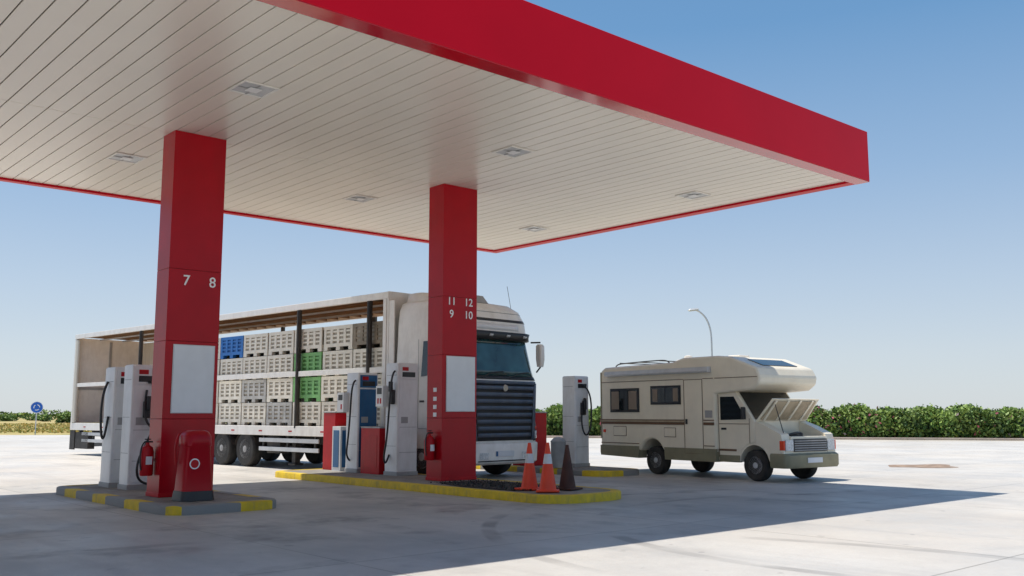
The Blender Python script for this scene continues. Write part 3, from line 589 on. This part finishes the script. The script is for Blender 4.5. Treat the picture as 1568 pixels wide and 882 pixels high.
for i,q in enumerate(ss):
    b0=abs(math.sin(q*1.15+.8*math.sin(q*.37)))*.35; t=1.15+b0*.8
    for d,z in ((1.5,0),(1.3,t*.5),(1.6,t*.9),(2.4,t),(4.6,t),(5.2,0)):
        p=h0+hd*q+hn*d; v.append((p[0],p[1],z))
for i in range(len(ss)-1):
    for j in range(5): a=i*6+j; f.append((a,a+1,a+7,a+6))
me=bpy.data.meshes.new('hedge_shade_core'); me.from_pydata(v,[],f); finish('shade_core',me,lm[2],hobj)  # dark core shell behind the leaves, the hedge's inner shade put into its colour
def mass(name,segs,size,seed):
    P=[];K=[]
    r=np.random.default_rng(seed)
    for (cx,cy,cz,rx,rz,nn) in segs:
        d=r.normal(size=(nn,3)); d/=np.linalg.norm(d,axis=1)[:,None]; rad=(.55+.5*r.random(nn))[:,None]
        p=d*rad*np.array([rx,rx,rz])*(1+.25*np.sin(d[:,[0]]*5+cx)*np.cos(d[:,[2]]*4)); P.append(p+np.array([cx,cy,cz]))
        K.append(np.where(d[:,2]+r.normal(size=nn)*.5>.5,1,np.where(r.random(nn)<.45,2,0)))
    P=np.concatenate(P); P[:,2]=np.abs(P[:,2]); return leaves(name,P,size,lm,np.concatenate(K))
F=np.array([.664,.748]); Rt=np.array([.748,-.664])
seg=[]
for i in range(26):
    lat=-.60+.021*i+random.uniform(-.01,.01); d=random.uniform(180,330); p=F*d+Rt*lat*d
    h=random.uniform(.8,2.2); seg.append((p[0],p[1],h*.75,random.uniform(1.2,3.6),h*.8,400))
mass('distant_trees',seg,.3,4)
seg=[]
for i in range(200):
    lat=-.65+.0068*i; d=random.uniform(480,900); p=F*d+Rt*lat*d
    h=random.choice([.8,1,1.3,1.8,2.8]); seg.append((p[0],p[1],h*.8,random.uniform(3,9),h,110))
mass('distant_treeline',seg,1.0,6)
n=22000; lat=rng.uniform(-.62,-.1,n); d=rng.uniform(84,150,n)
pos=np.stack([F[0]*d+Rt[0]*lat*d,F[1]*d+Rt[1]*lat*d,rng.random(n)*.25],1)
gm=[M('grass_dry',(.58,.45,.17),.9,var=.3),M('grass_green',(.26,.29,.07),.9,var=.3)]
leaves('dry_grass',pos,.16,gm,(rng.random(n)<.3).astype(int))
# ------------------------------------------------------------------ light, world, camera
to_sun=Vector((-.11,.28,1)).normalized()
el=math.asin(to_sun.z); az=math.atan2(to_sun.x,to_sun.y)
sd=bpy.data.lights.new('sun','SUN'); sd.energy=5.0; sd.angle=math.radians(.5); sd.color=(1,.955,.88)
so=bpy.data.objects.new('sun',sd); sc.collection.objects.link(so); so.rotation_euler=to_sun.to_track_quat('Z','Y').to_euler(); so.location=(0,0,40)
w=bpy.data.worlds.new('World'); sc.world=w; w.use_nodes=True; nt=w.node_tree; bg=nt.nodes['Background']
STR=.12
sk=nd(nt,'ShaderNodeTexSky',sky_type='NISHITA'); sk.sun_disc=False; sk.sun_elevation=el; sk.sun_rotation=az; sk.altitude=100; sk.air_density=1.0; sk.dust_density=.5; sk.ozone_density=2.5
tc=nd(nt,'ShaderNodeTexCoord'); sp=nd(nt,'ShaderNodeSeparateXYZ'); nt.links.new(tc.outputs['Generated'],sp.inputs[0])
rp=nd(nt,'ShaderNodeValToRGB'); nt.links.new(sp.outputs[2],rp.inputs[0]); el_=rp.color_ramp.elements
stops=[(0,(.66,.72,.78)),(.06,(.62,.695,.78)),(.13,(.51,.625,.77)),(.24,(.32,.49,.72)),(.38,(.15,.345,.62)),(1,(.05,.15,.38))]
el_[0].position=0; el_[0].color=stops[0][1]+(1,); el_[1].position=1; el_[1].color=stops[-1][1]+(1,)
for p,c in stops[1:-1]: q=el_.new(p); q.color=c+(1,)
vm=nd(nt,'ShaderNodeVectorMath',operation='SCALE'); vm.inputs['Scale'].default_value=1/STR; nt.links.new(rp.outputs[0],vm.inputs[0])
mx=nd(nt,'ShaderNodeMixRGB'); mx.inputs[0].default_value=.78; nt.links.new(sk.outputs[0],mx.inputs[1]); nt.links.new(vm.outputs[0],mx.inputs[2])
nt.links.new(mx.outputs[0],bg.inputs[0]); bg.inputs[1].default_value=STR
for o in list(sc.objects):
    if o.parent is None and o.type in ('MESH','EMPTY','CURVE'):
        o.location=o.location*S; o.scale=(S,S,S)
cd=bpy.data.cameras.new('camera'); cam=bpy.data.objects.new('camera',cd); sc.collection.objects.link(cam); sc.camera=cam
cd.sensor_width=36; cd.lens=1469/1568*36; cd.clip_end=12000; cd.clip_start=.05
cam.location=(0,0,1.6*S); hdg=.845; pt=.131
fw=Vector((math.cos(pt)*math.cos(hdg),math.cos(pt)*math.sin(hdg),math.sin(pt)))
cam.rotation_euler=fw.to_track_quat('-Z','Y').to_euler()
sc.view_settings.view_transform='Standard'; sc.view_settings.look='None'; sc.view_settings.exposure=0
